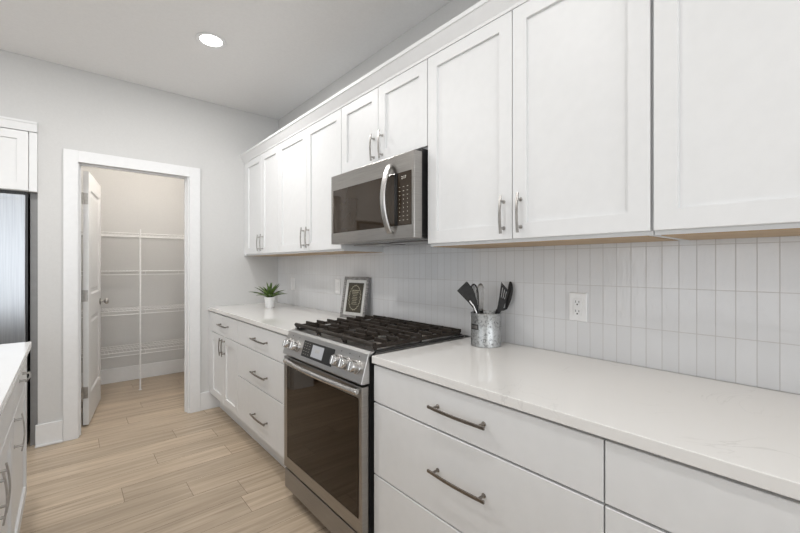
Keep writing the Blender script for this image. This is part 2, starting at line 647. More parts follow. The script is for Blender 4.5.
# crown moulding along the cabinet tops
bm = bmesh.new()
cx = W - 0.3697
prof = [(UF + 0.004, 2.243), (UF - 0.004, 2.243), (UF - 0.006, 2.254), (cx + 0.006, 2.300), (cx + 0.001, 2.303), (cx, 2.320), (UF + 0.03, 2.320), (UF + 0.03, 2.256), (UF + 0.004, 2.256)]
a = [bm.verts.new((x, -1.25, z)) for x, z in prof]
b = [bm.verts.new((x, Y - 0.001, z)) for x, z in prof]
quad_loop(bm, a, b)
bm.faces.new(a)
bm.faces.new(b)
struct('trim_2', bm, M['cab'], 'white crown moulding along the tops of the wall cabinets')

# baseboards
BT = 0.016


def baseboard(name, x0, x1, y0, y1, lab):
    struct(name, box(x0, x1, y0, y1, 0.0005, 0.158), M['trim'], lab, bevel=0.004)


CL0, CL1 = -0.029, 0.881        # outer edges of the door casing
baseboard('baseboard_far_left', AX - 0.012, CL0 - 0.0005, Y - BT, Y - 0.0005, 'white baseboard left of the pantry door')
baseboard('baseboard_far_right', CL1 + 0.0005, 1.045, Y - BT, Y - 0.0005, 'white baseboard between pantry door and cabinets')
baseboard('baseboard_pantry_back', -0.018, 1.238, 5.236, 5.2515, 'white baseboard at the back of the pantry')
baseboard('baseboard_pantry_left', -0.0195, -0.005, 3.875, 5.235, 'white baseboard on the left side of the pantry')
baseboard('baseboard_pantry_right', 1.225, 1.2395, 3.875, 5.235, 'white baseboard on the right side of the pantry')
# quarter-round shoe under the left baseboard
struct('trim_6', box(AX - 0.014, CL0 - 0.0005, Y - BT - 0.011, Y - BT - 0.0003, 0.0005, 0.017), M['trim'], 'thin shoe moulding', bevel=0.004)

# door casing (front) and jamb
CW = 0.09
bm = bmesh.new()
yy0, yy1 = Y - 0.019, Y - 0.0004
bx(bm, CL0, CL0 + CW - 0.006, yy0, yy1, 0.0005, 2.134)
bx(bm, CL1 - CW + 0.006, CL1, yy0, yy1, 0.0005, 2.134)
bx(bm, CL0 + CW - 0.006, CL1 - CW + 0.006, yy0, yy1, DZ - 0.002, 2.134)
struct('trim_3', bm, M['trim'], 'white flat casing around the pantry doorway', bevel=0.002)
bm = bmesh.new()
bx(bm, DX0 - 0.0175, DX0, Y + 0.0005, Y + 0.121, 0.0005, DZ + 0.0175)
bx(bm, DX1, DX1 + 0.0175, Y + 0.0005, Y + 0.121, 0.0005, DZ + 0.0175)
bx(bm, DX0, DX1, Y + 0.0005, Y + 0.121, DZ, DZ + 0.0175)
# door stop
bx(bm, DX0, DX0 + 0.011, Y + 0.04, Y + 0.075, 0.0005, DZ)
bx(bm, DX1 - 0.011, DX1, Y + 0.04, Y + 0.075, 0.0005, DZ)
bx(bm, DX0 + 0.011, DX1 - 0.011, Y + 0.04, Y + 0.075, DZ - 0.011, DZ)
struct('trim_4', bm, M['trim'], 'white jamb and door stop inside the pantry doorway', bevel=0.0015)
bm = bmesh.new()
bx(bm, CL0, DX0 - 0.02, Y + 0.1212, Y + 0.136, 0.165, 2.13)
bx(bm, DX1 + 0.02, CL1, Y + 0.1212, Y + 0.136, 0.165, 2.13)
struct('trim_5', bm, M['trim'], 'casing on the pantry side of the doorway')

# pantry door leaf, opened inwards
hx, hy = 0.088, 3.975
dv = Vector((0.236 - 0.125, 4.657 - 3.967, 0)).normalized()      # along the leaf
nv = Vector((dv.y, -dv.x, 0))                                    # visible face, to the right
DL, DTK = 0.70, 0.036
bm = bmesh.new()
z0, z1 = 0.012, 2.035
P0 = V(hx, hy, 0)


def dvx(s, n, z):
    return P0 + dv * s + nv * n + UP * z


def panel_face(n, inward):
    # ring grid around two recessed panels
    xs = [0, 0.11, DL - 0.11, DL]
    zs = [z0, 0.24, 0.86, 1.045, 1.90, z1]
    for i in range(3):
        for j in range(5):
            s0, s1, a0, a1 = xs[i], xs[i + 1], zs[j], zs[j + 1]
            if i == 1 and j in (1, 3):
                def r(m_, d):
                    return [bm.verts.new(dvx(s, n + inward * d, z)) for s, z in ((s0 + m_, a0 + m_), (s1 - m_, a0 + m_), (s1 - m_, a1 - m_), (s0 + m_, a1 - m_))]
                l0, l1, l2, l3 = r(0, 0), r(0.012, 0.009), r(0.035, 0.009), r(0.05, 0.003)
                quad_loop(bm, l0, l1)
                quad_loop(bm, l1, l2)
                quad_loop(bm, l2, l3)
                bm.faces.new(l3)
            else:
                bm.faces.new([bm.verts.new(dvx(s, n, z)) for s, z in ((s0, a0), (s1, a0), (s1, a1), (s0, a1))])


panel_face(DTK, -1)
panel_face(0, 1)
c8 = [[bm.verts.new(dvx(s, n, z)) for n in (0, DTK)] for s, z in ((0, z0), (DL, z0), (DL, z1), (0, z1))]
for i in range(4):
    j = (i + 1) % 4
    bm.faces.new((c8[i][0], c8[j][0], c8[j][1], c8[i][1]))
bmesh.ops.remove_doubles(bm, verts=bm.verts, dist=0.00005)
door = struct('door_1', bm, M['trim'], 'white two-panel pantry door standing open inwards', origin=(hx, hy, 0))
kb = bmesh.new()
kp = dvx(DL - 0.065, DTK, 0.945)
lathe(kb, kp, [(0, 0.0004), (0.030, 0.0004), (0.031, 0.005), (0.024, 0.010), (0.010, 0.014), (0.009, 0.030), (0.019, 0.037), (0.027, 0.048), (0.027, 0.056), (0.020, 0.066), (0, 0.069)], 28, nv)
autosmooth(tag(obj('door_knob', kb, M['nickel'], door), 'round satin nickel knob'))
for hz in (1.815, 1.04, 0.27):
    hb = bmesh.new()
    a = -dv
    for (n0, n1, d0, d1) in ((0.003, DTK - 0.004, 0.0004, 0.003),):
        vs = [hb.verts.new(P0 + a * d + nv * n + UP * z) for d in (d0, d1) for n in (n0, n1) for z in (hz - 0.045, hz + 0.045)]
        for f in ((0, 1, 3, 2), (4, 6, 7, 5), (0, 4, 5, 1), (2, 3, 7, 6), (0, 2, 6, 4), (1, 5, 7, 3)):
            hb.faces.new([vs[i] for i in f])
    for zz in (-0.03, 0, 0.03):
        lathe(hb, P0 + a * 0.003 + nv * 0.018 + UP * (hz + zz), [(0, 0.0015), (0.004, 0.0012), (0.004, 0)], 10, a)
    tube(hb, [P0 + a * 0.006 + nv * -0.002 + UP * (hz - 0.047), P0 + a * 0.006 + nv * -0.002 + UP * (hz + 0.047)], 0.006, 10)
    obj('hinge', hb, M['nickel'], door)

# recessed ceiling light
LX, LY = 0.705, 2.712


def can_light(x, y, lab, group=None, power=9, r=0.066):
    t = thing('recessed_light', (x, y, H), lab, 'ceiling light', group)
    b_ = bmesh.new()
    lathe(b_, V(x, y, H), [(0.092, -0.0004), (0.094, -0.004), (0.088, -0.007), (r + 0.004, -0.004), (r, -0.0012), (r, -0.0004)], 40)
    autosmooth(obj('trim_ring', b_, M['trim'], t))
    b_ = bmesh.new()
    lathe(b_, V(x, y, H), [(0, -0.003), (r - 0.001, -0.003), (r - 0.001, -0.0006)], 40)
    obj('diffuser', b_, M['lamp'], t)
    d = bpy.data.lights.new('can_lamp', 'AREA')
    d.shape = 'DISK'
    d.size = r * 1.9
    d.energy = power
    d.color = (1, 0.985, 0.965)
    lo = bpy.data.objects.new('can_lamp', d)
    lo.location = (0, 0, -0.012)
    lo.parent = t
    C.objects.link(lo)
    return t


can_light(LX, LY, 'round lit recessed downlight in the ceiling before the pantry', power=13)
can_light(0.36, 1.0, 'recessed downlight over the aisle before the range, out of view', power=9)
can_light(-0.2, 2.45, 'added fill downlight over the aisle beside the island end, out of view', power=16)  # unseen lamp, added to brighten the base cabinets
can_light(0.36, -0.7, 'recessed downlight over the aisle behind the camera, out of view', power=11)
can_light(-1.4, 2.6, 'recessed downlight beside the refrigerator end, out of view', power=9)
can_light(-1.4, 0.2, 'recessed downlight over the island, out of view', power=9)
# the pantry's own lamp
t = thing('pantry_ceiling_lamp', (0.60, 4.08, H), 'round ceiling lamp inside the pantry, above the doorway view', 'ceiling light')
b_ = bmesh.new()
lathe(b_, V(0.60, 4.08, H), [(0, -0.05), (0.08, -0.045), (0.11, -0.02), (0.115, -0.0005)], 32)
autosmooth(obj('glass_shade', b_, M['lamp'], t))
d = bpy.data.lights.new('pantry_lamp', 'POINT')
d.energy = 26
d.color = (1, 0.92, 0.83)
d.shadow_soft_size = 0.15
lo = bpy.data.objects.new('pantry_lamp', d)
lo.location = (0, 0, -0.17)
lo.parent = t
C.objects.link(lo)

# ================================================================ WALL CABINETS


def wall_cabinet(y_hi, y_lo, splits, z0, z1, pulls, lab, ph=0.145, pz=None, under=True, filler=0.0):
    """splits: y bounds of the doors, high to low; pulls: per door +1 pull at its far side, -1 near side, 0 none"""
    t = thing('wall_cabinet', (UF + 0.16, (y_hi + y_lo) / 2, z0), lab, 'cabinet')
    obj('cabinet_body', box(UF + 0.0205, XR - 0.002, y_lo + 0.0005, y_hi - 0.0005, z0, 2.242), M['cab'], t)
    if under:
        tag(obj('underside_panel', box(UF + 0.024, XR - 0.012, y_lo + 0.016, y_hi - 0.016, z0 - 0.0025, z0 - 0.0003), M['maple'], t),
            'bare maple underside')
    for i in range(len(splits) - 1):
        a, b = splits[i] - 0.0015, splits[i + 1] + 0.0015
        dr = door_x('door', t, UF, a, b, z0 + 0.012, z1)
        if pulls[i]:
            py = (a - 0.035) if pulls[i] > 0 else (b + 0.035)
            zc = pz or (z0 + 0.105)
            autosmooth(obj('pull_handle', pull_bm(V(UF, py, zc), UP, NX, ph, off=0.028, bow=0.006), M['nickel'], dr), 30)
    if filler:
        obj('filler_strip', box(UF + 0.001, UF + 0.02, y_hi - filler, y_hi - 0.001, z0 + 0.001, z1), M['cab'], t)
    return t


Z1 = 2.243
wall_cabinet(Y - 0.0005, 2.955, [3.70, 3.318, 2.956], 1.372, Z1, [-1, 1], 'white two-door wall cabinet above the potted plant, farthest in the row, beside the far wall', filler=0.048)
wall_cabinet(2.955, 2.03, [2.954, 2.487, 2.031], 1.372, Z1, [-1, 1], 'white two-door wall cabinet just left of the microwave')
wall_cabinet(2.03, 1.284, [2.029, 1.66, 1.285], 1.828, Z1, [-1, 1], 'short white two-door wall cabinet directly above the microwave', ph=0.145, pz=1.922, under=False)
wall_cabinet(1.284, 0.375, [1.283, 0.832, 0.377], 1.372, Z1, [-1, 1], 'wide white two-door wall cabinet just right of the microwave with handles at its middle')
wall_cabinet(0.373, -0.59, [0.371, -0.108, -0.588], 1.372, Z1, [-1, 1], 'white wall cabinet at the right edge of the photo, nearest in the row')

# ================================================================ BASE CABINETS AND WORKTOPS
TK = 0.14


def base_body(t, y_lo, y_hi, top=0.883):
    b_ = bmesh.new()
    bx(b_, BF + 0.0205, XR - 0.002, y_lo + 0.0005, y_hi - 0.0005, TK, top)
    obj('cabinet_body', b_, M['cab'], t)
    obj('toe_kick', box(BF + 0.085, BF + 0.10, y_lo + 0.0005, y_hi - 0.0005, 0.001, TK - 0.0005), M['cab'], t)


def drawers(t, y_lo, y_hi, zs, plen, m_pull, zoff=None):
    for i, (a, b) in enumerate(zs):
        dr = door_x('drawer', t, BF, y_hi - 0.002, y_lo + 0.002, a, b, stile=0)
        zc = (a + b) / 2 if not zoff else zoff[i]
        autosmooth(obj('pull_handle', pull_bm(V(BF, (y_hi + y_lo) / 2 - plen * 0.04, zc), V(0, 1, 0), NX, plen, off=0.034, bow=0.006, w=0.009), m_pull, dr), 30)


Yc = 2.978
t = thing('base_cabinet', (1.28, (Y + Yc) / 2, 0), 'white base cabinet with one drawer over two doors, in the corner below the plant', 'cabinet')
base_body(t, Yc, Y - 0.001)
obj('filler_strip', box(BF + 0.001, BF + 0.02, 3.684, Y - 0.0012, 0.155, 0.872), M['cab'], t)
dr = door_x('drawer', t, BF, 3.680, Yc + 0.002, 0.709, 0.873, stile=0)
autosmooth(obj('pull_handle', pull_bm(V(BF, 3.29, 0.798), V(0, 1, 0), NX, 0.235, off=0.034, bow=0.006, w=0.009), M['bronze'], dr), 30)
for a, b, py in ((3.680, 3.322, 3.352), (3.318, Yc + 0.002, 3.288)):
    dr = door_x('door', t, BF, a, b, 0.155, 0.703)
    autosmooth(obj('pull_handle', pull_bm(V(BF, py, 0.620), UP, NX, 0.142, off=0.028, bow=0.006), M['bronze'], dr), 30)

LE = 2.068
t = thing('base_cabinet', (1.28, (LE + Yc) / 2, 0), 'white three-drawer base cabinet left of the range', 'cabinet')
base_body(t, LE, Yc)
drawers(t, LE, Yc, [(0.155, 0.466), (0.472, 0.703), (0.709, 0.873)], 0.25, M['bronze'], [0.284, 0.569, 0.793])

RE = 1.284
t = thing('base_cabinet', (1.28, (RE + 0.380) / 2, 0), 'wide white three-drawer base cabinet just right of the range', 'cabinet')
base_body(t, 0.380, RE)
drawers(t, 0.380, RE, [(0.145, 0.425), (0.431, 0.720), (0.727, 0.874)], 0.236, M['bronze'], [0.33, 0.588, 0.805])
t = thing('base_cabinet', (1.28, -0.06, 0), 'white three-drawer base cabinet at the bottom right corner of the photo', 'cabinet')
base_body(t, -0.53, 0.380)
drawers(t, -0.53, 0.380, [(0.145, 0.425), (0.431, 0.720), (0.727, 0.874)], 0.236, M['bronze'], [0.33, 0.588, 0.805])

CF = W - 0.65
tag(obj('countertop', box(CF, W - 0.0008, LE, Y - 0.0012, 0.884, CT), M['quartz'], origin=(1.27, 2.9, 0.884), bevel=0.002),
    'pale quartz countertop left of the range, holding the plant', 'countertop')
tag(obj('countertop', box(CF, W - 0.0008, -1.2, RE, 0.884, CT), M['quartz'], origin=(1.27, 0.0, 0.884), bevel=0.002),
    'long pale quartz countertop right of the range, holding the utensil crock', 'countertop')

# ================================================================ RANGE
t = thing('gas_range', (1.25, (R0 + R1) / 2, 0), 'stainless steel slide-in gas range with black grates between the white cabinets', 'range')
ym = (R0 + R1) / 2
obj('oven_body', box(0.945, 1.545, R0 + 0.002, R1 - 0.002, 0.06, 0.9055), M['black'], t)
# control panel: wedge, lower edge forward
bm = bmesh.new()
prof = [(0.902, 0.800), (0.938, 0.918), (0.955, 0.926), (0.975, 0.926), (0.944, 0.905), (0.944, 0.796), (0.905, 0.796)]
a = [bm.verts.new((x, R0, z)) for x, z in prof]
b = [bm.verts.new((x, R1, z)) for x, z in prof]
quad_loop(bm, a, b)
bm.faces.new(a)
bm.faces.new(b)
cp = obj('control_panel', bm, M['steel_light'], t, bevel=0.0015)  # paler steel puts the brightness of the upward tilt into the colour
sl = V(0.036, 0, 0.118).normalized()       # up the sloped face
NP = V(-sl.z, 0, sl.x)                     # its normal
F0 = V(0.902, 0, 0.800)


def onp(y, s, n=0.0):
    return F0 + V(0, y, 0) + sl * s + NP * n


def panel_rect(name, y0, y1, s0, s1, n0, n1, m, par):
    b_ = bmesh.new()
    vs = [b_.verts.new(onp(y, s, n)) for y in (y0, y1) for s in (s0, s1) for n in (n0, n1)]
    for f in ((0, 1, 3, 2), (4, 6, 7, 5), (0, 4, 5, 1), (2, 3, 7, 6), (0, 2, 6, 4), (1, 5, 7, 3)):
        b_.faces.new([vs[i] for i in f])
    return obj(name, b_, m, par)


dsp = panel_rect('display', 1.545, 1.842, 0.022, 0.102, 0.0003, 0.003, M['black'], cp)
panel_rect('screen', 1.635, 1.745, 0.034, 0.092, 0.0032, 0.0040, M['screen'], dsp)


def text_obj(name, s, size, origin, xdir, ydir, m, par, ext=0.0003):
    cu = bpy.data.curves.new(name, 'FONT')
    cu.body = s
    cu.size = size
    cu.extrude = ext
    cu.align_x = 'CENTER'
    cu.align_y = 'CENTER'
    tmp = bpy.data.objects.new(name + '_tmp', cu)
    C.objects.link(tmp)
    dg = bpy.context.evaluated_depsgraph_get()
    me = bpy.data.meshes.new_from_object(tmp.evaluated_get(dg))
    bpy.data.objects.remove(tmp)
    z = xdir.cross(ydir).normalized()
    mtx = Matrix((xdir, ydir, z)).transposed().to_4x4()
    me.transform(mtx)
    o = bpy.data.objects.new(name, me)
    me.materials.clear()
    me.materials.append(m)
    C.objects.link(o)
    o.parent = par
    o.location = Vector(origin) - ORG[par.name]
    ORG[o.name] = Vector(origin)
    return o


AXY = V(0, -1, 0)
text_obj('clock_digits', '2:17', 0.024, onp(1.69, 0.066, 0.0045), AXY, sl, M['ink_white'], dsp)
b_ = bmesh.new()
for yy in (1.775, 1.80, 1.823):
    for ss in (0.036, 0.050, 0.064, 0.078, 0.090):
        p = onp(yy, ss, 0.0033)
        vs = [b_.verts.new(p + V(0, dy, 0) + sl * ds) for dy, ds in ((-0.005, -0.0012), (0.005, -0.0012), (0.005, 0.0012), (-0.005, 0.0012))]
        b_.faces.new(vs)
obj('touch_key_marks', b_, M['ink_white'], dsp)


def knob(y, lab=None):
    b_ = bmesh.new()
    c = onp(y, 0.060)
    lathe(b_, c, [(0, 0.0003), (0.029, 0.0003), (0.029, 0.004), (0.025, 0.006), (0.025, 0.012), (0.024, 0.034), (0.021, 0.038), (0, 0.038)], 28, NP)
    k = obj('knob', b_, M['chrome'], cp)
    autosmooth(k)
    b_ = bmesh.new()
    s = sl
    for d in (1,):
        vs = []
        for n in (0.0382, 0.046):
            for yy in (-0.006, 0.006):
                for q in (-0.019, 0.019):
                    vs.append(b_.verts.new(c + NP * n + V(0, yy, 0) + s * q))
        for f in ((0, 1, 3, 2), (4, 6, 7, 5), (0, 4, 5, 1), (2, 3, 7, 6), (0, 2, 6, 4), (1, 5, 7, 3)):
            b_.faces.new([vs[i] for i in f])
    obj('knob_grip', b_, M['chrome'], k, bevel=0.002)


for y in (1.985, 1.905, 1.492, 1.425, 1.352):
    knob(y)
for y in (1.985, 1.905, 1.492, 1.425, 1.352):
    b_ = bmesh.new()
    lathe(b_, onp(y, 0.105), [(0, 0.0006), (0.003, 0.0006), (0.003, 0.0002)], 10, NP)
    obj('burner_mark', b_, M['slot'], cp)

# oven door
b_ = box(0.906, 0.942, R0 + 0.001, R1 - 0.008, 0.180, 0.786)
od = obj('oven_door', b_, M['steel'], t, bevel=0.004)
tag(obj('door_glass', box(0.9035, 0.9058, 1.321, 2.002, 0.243, 0.738), M['glass_oven'], od, bevel=0.0008), 'dark smoked glass window')
b_ = bmesh.new()
pts = []
for i in range(17):
    s = -1 + 2 * i / 16
    pts.append(V(0.890 - 0.018 * math.cos(s * R90), 1.652 + s * 0.345, 0.770))
tube(b_, pts, [0.0125] * 17, 16)
for s in (-1, 1):
    yy = 1.652 + s * 0.330
    b2 = bx(b_, 0.882, 0.9055, yy - 0.013, yy + 0.013, 0.757, 0.783)
autosmooth(obj('door_handle', b_, M['chrome'], od, bevel=0.003), 40)
M['glass_oven'].node_tree.nodes['Principled BSDF'].inputs['Specular Tint'].default_value = (1, 0.78, 0.55, 1)
M['glass_micro'].node_tree.nodes['Principled BSDF'].inputs['Specular Tint'].default_value = (1, 0.92, 0.84, 1)
# lower drawer, legs
obj('drawer', box(0.912, 0.942, R0 + 0.004, R1 - 0.008, 0.062, 0.166), M['steel_dark'], t, bevel=0.003)
for x in (0.985, 1.50):
    for y in (R0 + 0.05, R1 - 0.035):
        b_ = bmesh.new()
        lathe(b_, V(x, y, 0), [(0, 0.0005), (0.020, 0.0005), (0.020, 0.010), (0.011, 0.014), (0.011, 0.0595), (0, 0.0595)], 16)
        obj('leg', b_, M['black'], t)
# cooktop: steel pan with black raised rim, overlapping nothing
b_ = bmesh.new()
bx(b_, 0.977, 1.545, R0 + 0.001, R1 - 0.001, 0.906, 0.917)
ck = obj('cooktop', b_, M['steel_light'], t, bevel=0.002)  # highlights put into the colour by the paler steel
b_ = bmesh.new()
bx(b_, 0.975, 1.541, R0 - 0.003, R0 + 0.012, 0.9175, 0.928)
bx(b_, 0.975, 1.541, R1 - 0.012, R1 + 0.003, 0.9175, 0.928)
bx(b_, 1.530, 1.544, R0 + 0.0122, R1 - 0.0122, 0.9175, 0.932)
obj('cooktop_rim', b_, M['black'], ck, bevel=0.002)
burn = [(1.13, R0 + 0.135, 0.045), (1.42, R0 + 0.135, 0.038), (1.275, ym, 0.055), (1.13, R1 - 0.135, 0.042), (1.42, R1 - 0.135, 0.036)]
for x, y, r in burn:
    b_ = bmesh.new()
    lathe(b_, V(x, y, 0.9175), [(0, 0.0002), (r + 0.012, 0.0002), (r + 0.010, 0.004), (r * 0.9, 0.006), (r * 0.86, 0.014), (0, 0.014)], 30)
    bn = obj('burner', b_, M['copper'], ck)
    autosmooth(bn)
    b_ = bmesh.new()
    lathe(b_, V(x, y, 0.9175), [(0, 0.0143), (r * 0.80, 0.0143), (r * 0.82, 0.019), (r * 0.7, 0.022), (0, 0.0225)], 30)
    autosmooth(obj('burner_cap', b_, M['black'], bn))


def gbar(b_, x0, y0, x1, y1, z0=0.945, z1=0.960, w=0.0085):
    a, b = V(x0, y0, 0), V(x1, y1, 0)
    d = (b - a).normalized()
    s = V(-d.y, d.x, 0)
    v = []
    for p in (a, b):
        for q, z in ((-w / 2, z0), (w / 2, z0), (w / 2 * 0.8, z1), (-w / 2 * 0.8, z1)):
            v.append(b_.verts.new(p + s * q + UP * z))
    quad_loop(b_, v[:4], v[4:])
    b_.faces.new(v[:4])
    b_.faces.new(v[4:])


gx0, gx1 = 0.974, 1.524
gw = (R1 - R0 - 0.012) / 3
for i in range(3):
    y0 = R0 + 0.006 + i * gw + 0.002
    y1 = y0 + gw - 0.004
    yc = (y0 + y1) / 2
    b_ = bmesh.new()
    # frame; the front bar is rounded and thick
    tube(b_, [V(gx0 + 0.004, y0, 0.950), V(gx0 + 0.004, y1, 0.950)], 0.0105, 12)
    gbar(b_, gx0, y0 + 0.006, gx1, y0 + 0.006, 0.934, 0.950, 0.012)
    gbar(b_, gx0, y1 - 0.006, gx1, y1 - 0.006, 0.934, 0.950, 0.012)
    gbar(b_, gx1, y0, gx1, y1, 0.940, 0.958, 0.013)
    # cross bars running front-wall direction and left-right
    for k in range(1, 8):
        x = gx0 + (gx1 - gx0) * k / 8
        if k == 4:
            gbar(b_, x, y0, x, y1, 0.945, 0.964, 0.011)
        else:
            gbar(b_, x, y0, x, yc - 0.035, 0.945, 0.964, 0.011)
            gbar(b_, x, yc + 0.035, x, y1, 0.945, 0.964, 0.011)
    for sx in ((gx0, gx0 + 0.10), (gx0 + 0.19, gx0 + 0.385), (gx1 - 0.10, gx1)):
        gbar(b_, sx[0], yc, sx[1], yc, 0.945, 0.961)
    # ring segments joining the fingers
    for cxx in (gx0 + 0.145, gx1 - 0.135):
        pts = [V(cxx + 0.052 * math.cos(a_ * math.pi / 10), yc + 0.052 * math.sin(a_ * math.pi / 10), 0.951) for a_ in range(20)]
        tube(b_, pts, 0.0045, 6, closed=True)
    for x in (gx0 + 0.012, gx1 - 0.004, gx0 + (gx1 - gx0) / 2):
        for y in (y0 + 0.007, y1 - 0.007):
            lathe(b_, V(x, y, 0), [(0, 0.9183), (0.007, 0.9183), (0.0055, 0.945)], 10)
    obj('grate', b_, M['iron'], t, bevel=0.0012, seg=1)

# ================================================================ MICROWAVE
mx = 1.19
m0, m1, mz0, mz1 = 1.292, 2.022, 1.405, 1.806
t = thing('microwave_oven', (1.38, (m0 + m1) / 2, mz0), 'stainless over-the-range microwave with dark glass front mounted above the range', 'microwave')
obj('microwave_body', box(mx + 0.052, XR - 0.012, m0 + 0.005, m1 - 0.004, mz0 + 0.012, 1.8265), M['black'], t)
b_ = bmesh.new()
bx(b_, mx, mx + 0.050, m0, m1, mz0 + 0.004, mz1 + 0.004)
dr = obj('microwave_door', b_, M['steel'], t, bevel=0.003)
gl = obj('door_glass', box(mx - 0.0016, mx - 0.0002, m0 + 0.018, m1 - 0.026, 1.472, 1.722), M['glass_micro'], dr, bevel=0.0006)
tag(gl, 'dark smoked glass window and control area')
yk = 1.415
text_obj('clock_digits', '2:17', 0.020, (mx - 0.0022, 1.362, 1.695), AXY, UP, M['digits'], gl)
b_ = bmesh.new()
for r in range(9):
    for c in range(3):
        y = 1.392 - c * 0.028
        z = 1.652 - r * 0.0195
        ww, hh = (0.0045, 0.0013) if r in (0, 1, 2, 7, 8) else (0.0018, 0.0024)
        vs = [b_.verts.new((mx - 0.0019, y + sy * ww, z + sz * hh)) for sy, sz in ((-1, -1), (1, -1), (1, 1), (-1, 1))]
        b_.faces.new(vs)
obj('keypad_marks', b_, M['ink_white'], gl)
# bowed handle
b_ = bmesh.new()
pts = []
for i in range(25):
    s = -1 + 2 * i / 24
    pts.append(V(mx - 0.012 - 0.043 * math.cos(s * R90) ** 0.8 if abs(s) < 1 else mx - 0.012, 1.452, 1.604 + s * 0.165))
sweep(b_, pts, V(0, 1, 0), 0.034, 0.014)
for s in (-1, 1):
    bx(b_, mx - 0.018, mx - 0.0004, 1.442, 1.462, 1.604 + s * 0.158 - 0.008, 1.604 + s * 0.158 + 0.008)
autosmooth(obj('door_handle', b_, M['steel_light'], dr, bevel=0.005), 40)
# black strip standing in for the shade behind the handle on the door
obj('handle_shade_strip', box(mx - 0.0045, mx - 0.0018, 1.406, 1.428, 1.474, 1.72), M['black'], gl)
# underside: vent filters and lamp cover
bz = mz0 + 0.012
obj('bottom_tray', box(mx + 0.054, XR - 0.03, m0 + 0.02, m1 - 0.02, bz - 0.010, bz - 0.0004), M['grey_mesh'], t, bevel=0.003)
for a, b in ((m0 + 0.06, m0 + 0.33), (m1 - 0.33, m1 - 0.06)):
    b_ = bmesh.new()
    bx(b_, mx + 0.12, mx + 0.30, a, b, bz - 0.016, bz - 0.0104)
    obj('vent_filter', b_, M['steel_dark'], t, bevel=0.002)

# ================================================================ OUTLETS


def wall_plate(y, z, lab, kind):
    t = thing('wall_plate', (W, y, z), lab, kind)
    pw_, ph_ = 0.074, 0.117
    b_ = bmesh.new()
    plate(b_, V(W - 0.006, y + pw_ / 2, z - ph_ / 2), V(0, -1, 0), UP, NX, pw_, ph_, 0.0055, ch=0.003)
    pl_ = obj('face_plate', b_, M['plastic_white'], t)
    for s in (-1, 1):
        b_ = bmesh.new()
        lathe(b_, V(W - 0.006, y, z + s * 0.049), [(0, 0.0012), (0.003, 0.001), (0.0033, 0.0001)], 12, NX)
        obj('screw', b_, M['plastic_white'], pl_)
    if kind == 'outlet':
        b_ = bmesh.new()
        plate(b_, V(W - 0.0085, y + 0.0165, z - 0.0335), V(0, -1, 0), UP, NX, 0.033, 0.067, 0.002, ch=0.001)
        rc = obj('receptacle', b_, M['plastic_white'], pl_)
        b_ = bmesh.new()
        for s in (-1, 1):
            zc = z + s * 0.019
            bx(b_, W - 0.0089, W - 0.0086, y + 0.0055, y + 0.0078, zc - 0.001, zc + 0.008)
            bx(b_, W - 0.0089, W - 0.0086, y - 0.0078, y - 0.0055, zc - 0.001, zc + 0.007)
            lathe(b_, V(W - 0.0086, y, zc - 0.008), [(0, 0.0004), (0.0032, 0.0004), (0.0032, 0)], 14, NX)
        obj('socket_slots', b_, M['slot'], rc)
    else:
        b_ = bmesh.new()
        plate(b_, V(W - 0.0095, y + 0.0165, z - 0.0335), V(0, -1, 0), UP, NX, 0.033, 0.067, 0.003, ch=0.0015)
        obj('rocker', b_, M['plastic_white'], pl_)


wall_plate(0.736, 1.113, 'white duplex outlet in the tile right of the utensil crock', 'outlet')
wall_plate(2.605, 1.119, 'white switch plate in the tile just left of the picture frame', 'switch')
wall_plate(3.40, 1.111, 'white switch plate in the tile just right of the plant', 'switch')

# ================================================================ POTTED PLANT
px, py = 1.33, 3.30
t = thing('potted_plant', (px, py, CT), 'small spiky green succulent in a white pot on the far counter', 'plant')
b_ = bmesh.new()
lathe(b_, V(px, py, CT), [(0, 0.0005), (0.032, 0.0005), (0.035, 0.004), (0.044, 0.084), (0.046, 0.086), (0.046, 0.094), (0.042, 0.094), (0.040, 0.080), (0, 0.080)], 36)
pot = autosmooth(obj('pot', b_, M['pot'], t))
b_ = bmesh.new()
lathe(b_, V(px, py, CT), [(0, 0.087), (0.0395, 0.084)], 24)
obj('soil', b_, M['soil'], pot)
b_ = bmesh.new()
rp_ = random.Random(5)
top = V(px, py, CT + 0.088)
leaves = []
for i in range(9):
    leaves.append((i * 2 * math.pi / 9 + 0.2, rp_.uniform(0.15, 0.18), rp_.uniform(0.42, 0.66), 0.020))
for i in range(8):
    leaves.append((i * 2 * math.pi / 8 + 0.5, rp_.uniform(0.13, 0.16), rp_.uniform(0.85, 1.1), 0.019))
for i in range(5):
    leaves.append((i * 2 * math.pi / 5 + 0.9, rp_.uniform(0.12, 0.15), rp_.uniform(1.25, 1.5), 0.016))
for az, L, el, wd in leaves:
    d = V(math.cos(az), math.sin(az), 0)
    s = V(-math.sin(az), math.cos(az), 0)
    rows = []
    for k in range(9):
        u = k / 8
        e = el - 0.55 * u * (1.2 - el / 2)
        r_ = L * u * math.cos((el + e) / 2)
        z_ = L * u * math.sin((el + e) / 2)
        c = top + d * (r_ + 0.004) + UP * z_
        w_ = wd * (0.65 + 0.5 * u) * (1 - u ** 2.2) ** 0.9 + 0.0006
        up = (UP * math.cos(e) - d * math.sin(e))
        rows.append([b_.verts.new(c - s * w_ + up * w_ * 0.45), b_.verts.new(c + up * 0.001), b_.verts.new(c + s * w_ + up * w_ * 0.45), b_.verts.new(c - up * 0.006 * (1 - u * 0.9))])
    for k in range(8):
        quad_loop(b_, rows[k], rows[k + 1])
    b_.faces.new(rows[0])
    b_.faces.new(rows[-1])
fo = obj('foliage', b_, M['leaf'], t)
autosmooth(fo, 60)

